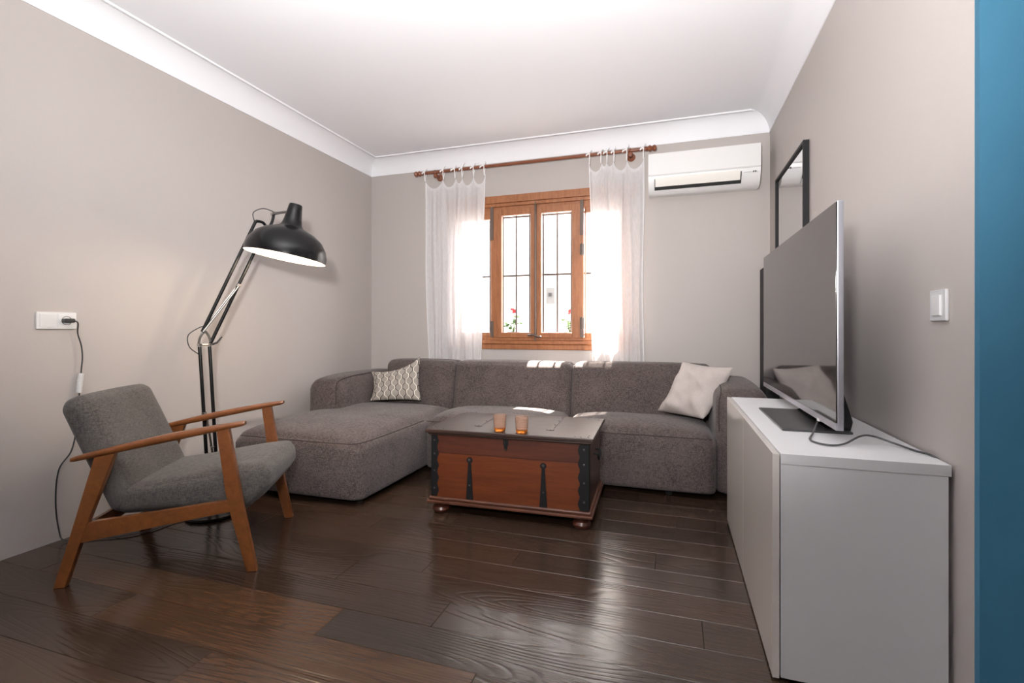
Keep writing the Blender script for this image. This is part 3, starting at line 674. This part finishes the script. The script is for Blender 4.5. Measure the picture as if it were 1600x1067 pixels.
# ------------------------------------------------------------------ chest
CA = R(1.9); chest = thing('wooden_chest', 'antique red-brown wooden chest with black iron straps before the sofa', 'chest', (-0.826, 2.665, 0), CA)
MC = Matrix.Translation((-0.826, 2.665, 0)) @ Matrix.Rotation(CA, 4, 'Z')
def cb_(lo, hi, bev=0.003): return MB().box(lo, hi, bev, 2, MC)
BW, BD = 0.424, 0.258   # half width, half depth
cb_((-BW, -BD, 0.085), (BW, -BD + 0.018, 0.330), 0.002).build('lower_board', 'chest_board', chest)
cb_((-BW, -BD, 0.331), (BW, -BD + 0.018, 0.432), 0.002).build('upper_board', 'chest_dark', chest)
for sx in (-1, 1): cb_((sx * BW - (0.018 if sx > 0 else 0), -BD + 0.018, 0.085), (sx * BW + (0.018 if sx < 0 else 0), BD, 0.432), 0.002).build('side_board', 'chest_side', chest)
cb_((-BW + 0.018, BD - 0.018, 0.085), (BW - 0.018, BD, 0.432), 0.002).build('back_board', 'chest_side', chest)
b = MB().box((-0.446, -0.280, 0.062), (0.446, 0.280, 0.078), 0.005, 2, MC); b.box((-0.437, -0.271, 0.078), (0.437, 0.271, 0.094), 0.006, 3, MC); b.build('base_moulding', 'chest_mould', chest)
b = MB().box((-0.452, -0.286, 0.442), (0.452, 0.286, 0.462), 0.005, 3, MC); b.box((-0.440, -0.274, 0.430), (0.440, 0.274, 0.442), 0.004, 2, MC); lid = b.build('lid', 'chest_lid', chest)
for sx in (-1, 1):
    for sy in (-1, 1):
        MB().lathe([(0, 0), (0.030, 0), (0.043, 0.010), (0.047, 0.023), (0.041, 0.037), (0.027, 0.044), (0.032, 0.050), (0.040, 0.062), (0, 0.062)], 24, MC @ Matrix.Translation((sx * 0.385, sy * 0.222, 0))).build('bun_foot', 'chest_dark', chest)
FX, FZ, FN = MC.to_3x3() @ Vector((1, 0, 0)), Vector((0, 0, 1)), MC.to_3x3() @ Vector((0, -1, 0))
def front(pt, out=0.0): return MC @ Vector((pt[0], -BD - out, pt[1]))
def nail(p, nrm, r, parent, m='nail_iron'):
    Mq = Matrix.Translation(p) @ nrm.to_track_quat('Z', 'Y').to_matrix().to_4x4(); MB().lathe([(r, 0), (r * 0.8, r * 0.5), (0, r * 0.75)], 10, Mq).build('nail', m, parent)
for sx in (-1, 1):   # corner straps with a wavy edge
    wid = 0.036 if sx < 0 else 0.048; pts = [(sx * (BW + 0.003), 0.096), (sx * (BW + 0.003), 0.428)]
    for q in range(25):
        z = 0.428 - (0.332) * q / 24; pts.append((sx * (BW - wid + 0.005 * math.cos(q / 24 * math.pi * 2 * 5)), z))
    st = MB().prism(pts, front((0, 0)), FX, FZ, FN, 0.003).build('corner_strap', 'black_iron', chest, smooth=False)
    for z in (0.14, 0.235, 0.325, 0.40): nail(front((sx * (BW - wid * 0.45), z), 0.003), FN, 0.0055, st)
    # its return along the side
    sd = MC.to_3x3() @ Vector((sx, 0, 0)); MB().prism([(-0.003, 0.096), (-0.003, 0.428), (0.045, 0.428), (0.045, 0.096)], MC @ Vector((sx * BW, -BD, 0)), -FN, FZ, sd, 0.003).build('corner_strap', 'black_iron', chest, smooth=False)
for x in (-0.205, 0.195):   # tapered straps rising from the base
    pts = [(x - 0.020, 0.094), (x - 0.008, 0.292)] + [(x + 0.017 * math.cos(a), 0.303 + 0.017 * math.sin(a)) for a in [R(d) for d in range(215, -36, -25)]] + [(x + 0.008, 0.292), (x + 0.020, 0.094)]
    st = MB().prism(pts, front((0, 0)), FX, FZ, FN, 0.003).build('iron_strap', 'black_iron', chest, smooth=False); nail(front((x, 0.305), 0.003), FN, 0.008, st); nail(front((x, 0.17), 0.003), FN, 0.004, st)
x = -0.004
pts = [(x - 0.012, 0.428), (x - 0.015, 0.418), (x - 0.010, 0.412), (x - 0.016, 0.404), (x - 0.009, 0.392), (x - 0.006, 0.372), (x, 0.366), (x + 0.006, 0.372), (x + 0.009, 0.392), (x + 0.016, 0.404), (x + 0.010, 0.412), (x + 0.015, 0.418), (x + 0.012, 0.428)]
lk = MB().prism(pts, front((0, 0)), FX, FZ, FN, 0.004).build('lock_plate', 'black_iron', chest, smooth=False)
MB().tube(spline([front((x, 0.415), 0.004), front((x, 0.412), 0.015), front((x, 0.398), 0.016), front((x, 0.394), 0.005)]), 0.004, 8).build('hasp', 'black_iron', lk); nail(front((x, 0.374), 0.004), FN, 0.003, lk)
for x in (-0.200, 0.205):  # hinge straps let into the lid, ending in a small spade
    tip = -0.135; pts = [(x - 0.007, 0.27), (x + 0.007, 0.27), (x + 0.011, tip + 0.03), (x + 0.022, tip), (x + 0.008, tip - 0.008), (x, tip - 0.022), (x - 0.008, tip - 0.008), (x - 0.022, tip), (x - 0.011, tip + 0.03)]
    hs = MB().prism(pts, MC @ Vector((0, 0, 0.4622)), FX, -FN, FZ, 0.002).build('hinge_strap', 'chest_lid', chest, smooth=False)
    for yy in (tip, 0.0, 0.12, 0.22): nail(MC @ Vector((x, yy, 0.4642)), FZ, 0.0045, hs)
for sx in (-1, 1):
    for sy in (-1, 1):
        for dx, dy in ((0.03, 0.03), (0.065, 0.025), (0.095, 0.028), (0.028, 0.07)): nail(MC @ Vector((sx * (0.452 - dx), sy * (0.286 - dy), 0.4622)), FZ, 0.0042, lid)
hd = MB().tube(spline([MC @ Vector(p) for p in ((BW, -0.05, 0.335), (BW + 0.022, -0.05, 0.33), (BW + 0.026, -0.03, 0.30), (BW + 0.026, 0.03, 0.30), (BW + 0.022, 0.05, 0.33), (BW, 0.05, 0.335))]), 0.0055, 8).build('side_handle', 'black_iron', chest)

# tumblers
def tumbler(x, y, label):
    t = thing('candle_glass', label, 'glass', (x, y, 0.4622), 0, 'amber glasses on the chest'); M = Matrix.Translation((x, y, 0.4622))
    n = 28; pr = [(0.0, 0.0), (0.027, 0.0), (0.030, 0.003), (0.0315, 0.020)] + [(0.0315 + 0.0028 * q / 10 + (0.0012 if q % 2 else 0.0), 0.020 + 0.055 * q / 10) for q in range(11)] + [(0.0348, 0.084), (0.0340, 0.086), (0.0325, 0.084), (0.0300, 0.030), (0.0285, 0.017), (0.0, 0.015)]
    MB().lathe(pr, n, M).build('glass_body', 'amber_glass', t, angle=20)
    MB().lathe([(0, 0.0155), (0.0275, 0.0175), (0.0275, 0.020), (0, 0.020)], 20, M).build('wax', 'amber_glass', t)
tumbler(-0.868, 2.445, 'amber patterned glass tumbler on the chest, left of the pair'); tumbler(-0.744, 2.436, 'amber patterned glass tumbler on the chest, right of the pair')

# ------------------------------------------------------------------ armchair
ang = math.atan2(1.593 - 1.256, -1.652 + 2.26); R1 = Vector((-2.26, 1.256, 0)); fs = Vector((math.cos(ang), math.sin(ang), 0)); fw_ = Vector((-math.sin(ang), math.cos(ang), 0)); up = Vector((0, 0, 1))
armchair = thing('armchair', 'low grey upholstered armchair with slim wooden arms beside the lamp', 'armchair', tuple(R1 + fs * 0.35 + fw_ * 0.29), ang)
def S(s, w_, z): return R1 + fs * s + fw_ * w_ + up * z
WD = 0.587; TH = 0.030
for w0 in (-TH / 2, WD - TH / 2):
    MB().prism([(0.562, 0.588), (0.607, 0.597), (0.640, 0.40), (0.662, 0.27), (0.715, 0.0), (0.675, 0.0), (0.612, 0.25), (0.594, 0.34)], S(0, w0, 0), fs, up, fw_, TH, 0.004).build('front_leg', 'chair_wood', armchair)
    MB().prism([(0.127, 0.500), (0.199, 0.513), (0.105, 0.245), (0.028, 0.0), (-0.012, 0.0), (0.045, 0.20)], S(0, w0, 0), fs, up, fw_, TH, 0.004).build('rear_leg', 'chair_wood', armchair)
    MB().prism([(0.070, 0.166), (0.100, 0.246), (0.35, 0.272), (0.622, 0.302), (0.630, 0.254), (0.35, 0.212)], S(0, w0 + 0.003, 0), fs, up, fw_, TH - 0.006, 0.003).build('side_rail', 'chair_wood', armchair)
    # arm: slim, swelling in the middle, rounded tips
    def afn(p, u, w0=w0):
        f = (u[0] + 1) / 2; k = 0.62 + 0.38 * math.sin(math.pi * min(1, max(0, f * 0.9 + 0.05)))
        s_ = 0.045 + (0.668 - 0.045) * f; z = 0.492 + (0.612 - 0.492) * f + 0.006 * math.sin(math.pi * f) + p.z * k
        return S(s_, w0 + TH / 2 + p.y * k, z)
    MB().soft((-0.31, -0.024, -0.0145), (0.31, 0.024, 0.0145), 0.0135, (0, 0, 0.002), 14, afn).build('armrest', 'chair_wood', armchair, angle=60)
for s0, z0, z1, nm in ((0.625, 0.215, 0.262, 'front_stretcher'), (0.085, 0.180, 0.232, 'rear_stretcher')):
    MB().prism([(s0 - 0.011, z0), (s0 + 0.011, z0 + 0.004), (s0 + 0.011, z1 + 0.004), (s0 - 0.011, z1)], S(0, TH / 2 - 0.002, 0), fs, up, fw_, WD - TH + 0.004, 0.002).build(nm, 'chair_wood', armchair)
def seatblk():
    def fn(p, u):
        f = p.x / 0.57; th = (0.115 + 0.070 * smooth(0.1, 1.0, f)) / 0.14; mid = 0.302 + 0.030 * f
        s_ = 0.165 + 0.578 * f; z = mid + p.z * th
        if u[2] < 0: s_ -= 0.060 * smooth(0.70, 1.0, f) * -u[2]
        return S(s_, WD / 2 + p.y, z)
    MB().soft((0, -0.255, -0.07), (0.57, 0.255, 0.07), 0.045, (0.006, 0.006, 0.014), 14, fn).build('seat_cushion', 'chair_fabric', armchair, angle=180)
seatblk()
def backblk():
    a0 = Vector((0.205, 0.262)); a1 = Vector((0.010, 0.712)); d = (a1 - a0); L = d.length; d.normalize(); nn = Vector((d.y, -d.x))
    def fn(p, u):
        f = p.z / L; t = p.x * (1.0 - 0.10 * f); q = a0 + d * p.z + nn * t; wv = p.y * (1.0 + 0.03 * f)
        return S(q.x, WD / 2 + wv, q.y)
    MB().soft((-0.058, -0.252, 0), (0.058, 0.252, L + 0.01), 0.046, (0.010, 0.006, 0.008), 14, fn).build('back_cushion', 'chair_fabric', armchair, angle=180)
backblk()

# ------------------------------------------------------------------ floor lamp
lamp = thing('floor_lamp', 'large black articulated floor lamp switched on beside the armchair', 'floor lamp', (-2.355, 2.016, 0))
B0 = Vector((-2.355, 2.016, 0)); J = Vector((-2.420, 2.012, 0.915)); A = Vector((-2.310, 2.274, 1.625)); RC = Vector((-1.990, 2.137, 1.388)); NT = Vector((-1.960, 2.136, 1.684))
MB().lathe([(0, 0), (0.135, 0), (0.138, 0.006), (0.134, 0.016), (0.05, 0.026), (0.03, 0.045), (0, 0.045)], 40, Matrix.Translation(B0)).build('base', 'black_gloss', lamp)
hd_ = Vector((A.x - J.x, A.y - J.y, 0)).normalized(); side_ = Vector((-hd_.y, hd_.x, 0))
# lower pair of poles
for q in (-1, 1): MB().tube([B0 + hd_ * 0.022 * q + Vector((0, 0, 0.03)), J + hd_ * 0.024 * q - Vector((0, 0, 0.01))], 0.0090, 12).build('lower_pole', 'black_gloss', lamp)
MB().tube([B0 + hd_ * 0.0 + Vector((0, 0, 0.36)), B0 + (J - B0) * 0.40], 0.005, 8).tube([B0 + (J - B0) * 0.42 + hd_ * -0.02 + Vector((0, 0, 0.16)), B0 + (J - B0) * 0.30 + hd_ * 0.012], 0.0055, 8).build('lower_spring', 'steel', lamp)
pc = B0 + (J - B0) * 0.595 - hd_ * 0.022; MB().tube([pc - side_ * 0.02, pc + side_ * 0.02], 0.006, 10).tube([pc - Vector((0, 0, 0.008)), pc + Vector((0, 0, 0.008))], 0.0125, 12).build('spring_pin', 'steel', lamp)
# elbow: yoke, pins, knob
MB().tube(spline([J + hd_ * -0.030 + Vector((0, 0, -0.005)), J + hd_ * -0.022 + Vector((0, 0, 0.040)), J + Vector((0, 0, 0.070)) , J + hd_ * 0.020 + Vector((0, 0, 0.045)), J + hd_ * 0.032 + Vector((0, 0, 0.0))]), 0.0065, 8).tube([J - hd_ * 0.034, J + hd_ * 0.034], 0.006, 8).build('elbow_yoke', 'steel', lamp)
for p in (J - hd_ * 0.024, J + hd_ * 0.024, J + Vector((0, 0, 0.068))): MB().tube([p - side_ * 0.02, p + side_ * 0.02], 0.008, 12).build('pin', 'steel', lamp)
MB().tube([J + hd_ * 0.03 - side_ * 0.01, J + hd_ * 0.05 - side_ * 0.03 + Vector((0, 0, 0.010)), J + hd_ * 0.075 - side_ * 0.03 + Vector((0, 0, 0.042))], [0.006, 0.005, 0.004], 8).build('knob', 'black_matt', lamp)
MB().tube(spline([J + hd_ * -0.03 + Vector((0, 0, -0.05)), J + hd_ * -0.072 + Vector((0, 0, -0.01)), J + hd_ * -0.078 + Vector((0, 0, 0.05)), J + hd_ * -0.03 + Vector((0, 0, 0.09)), J + hd_ * 0.02 + Vector((0, 0, 0.11))]), 0.0028, 6).build('cord_loop', 'black_matt', lamp)
# upper pair of arms
arm_d = (A - J).normalized(); arm_n = (hd_ - arm_d * hd_.dot(arm_d)).normalized()
u0 = J + Vector((0, 0, 0.066)) - arm_n * 0.012; u1 = A - arm_n * 0.02
l0 = J + hd_ * 0.026; l1 = A + arm_n * 0.045 - arm_d * 0.03
MB().tube([u0, u1], 0.0090, 12).build('upper_arm', 'black_gloss', lamp); MB().tube([l0, l1], 0.0090, 12).build('upper_arm', 'black_gloss', lamp)
sp_ = l0 + (l1 - l0) * 0.50
for q in (-1, 1): MB().tube([u0 + side_ * 0.016 * q, sp_ + side_ * 0.016 * q], 0.0050, 8).build('upper_spring', 'steel', lamp)
MB().tube([sp_ - side_ * 0.024, sp_ + side_ * 0.024], 0.007, 10).tube([sp_ - arm_d * 0.008, sp_ + arm_d * 0.008], 0.0125, 12).build('spring_pin', 'steel', lamp)
# head bracket
N1 = RC + (NT - RC) * 0.83
MB().tube(spline([u1, A + Vector((0, 0, 0.005)) + hd_ * 0.02, A + hd_ * 0.05 + Vector((0, 0, -0.02)), A + hd_ * 0.075 + Vector((0, 0, 0.02)), A + hd_ * 0.085 + Vector((0, 0, 0.075))]), 0.0085, 10).build('head_bracket', 'black_gloss', lamp)
hp = A + hd_ * 0.082 + Vector((0, 0, 0.068)); MB().tube([hp - side_ * 0.02, hp + side_ * 0.02], 0.011, 12).build('pin', 'steel', lamp)
MB().tube([hp, N1], [0.009, 0.007], 10).build('shade_stem', 'black_gloss', lamp)
MB().tube(spline([hp + Vector((0, 0, 0.012)), hp + hd_ * -0.06 + Vector((0, 0, 0.020)), hp + hd_ * -0.115 + Vector((0, 0, -0.015)), hp + hd_ * -0.105 + Vector((0, 0, -0.07)), A - hd_ * 0.01]), 0.0028, 6).build('cord_loop', 'black_matt', lamp)
# shade: rim tipped down towards the far side
zax = (NT - RC).normalized(); cs, cc = math.sin(R(YAW)), math.cos(R(YAW)); camr = Vector((cc, cs, 0)); camf = Vector((-cs, cc, 0))
zax = (Vector((0, 0, 1)) + camr * 0.175 + camf * 0.045).normalized()
SM = Matrix.Translation(RC) @ zax.to_track_quat('Z', 'Y').to_matrix().to_4x4()
rim = 0.209
outp = [(rim, 0.0), (rim * 0.985, 0.035), (rim * 0.93, 0.075), (rim * 0.80, 0.118), (rim * 0.60, 0.150), (rim * 0.40, 0.168), (rim * 0.29, 0.180), (rim * 0.245, 0.196), (rim * 0.215, 0.225), (rim * 0.185, 0.270), (rim * 0.165, 0.305), (rim * 0.15, 0.312), (0, 0.312)]
outp = [(r, z * 0.94) for r, z in outp]
MB().lathe([(r - 0.003 if i == 0 else r, z) for i, (r, z) in enumerate(outp)], 48, SM).build('shade', 'black_gloss', lamp, angle=50)
inp = [(r - 0.004, z - 0.001) for r, z in outp[:7]]
MB().lathe(inp + [(0.042, 0.165), (0, 0.165)], 48, SM).build('shade_lining', 'white_enamel', lamp, angle=50)['label'] = 'white inside of the lamp shade'
bc = SM @ Vector((0, 0, 0.085)); MB().lathe([(0, -0.035), (0.020, -0.030), (0.031, -0.010), (0.030, 0.012), (0.018, 0.040), (0.014, 0.085), (0, 0.085)], 20, SM @ Matrix.Translation((0, 0, 0.085))).build('bulb', 'bulb_glow', lamp)
light('lamp_bulb', 'POINT', tuple(SM @ Vector((0, 0, 0.030))), (0, 0, 0), 6.0, (1.0, 0.78, 0.55), shadow_soft_size=0.05)
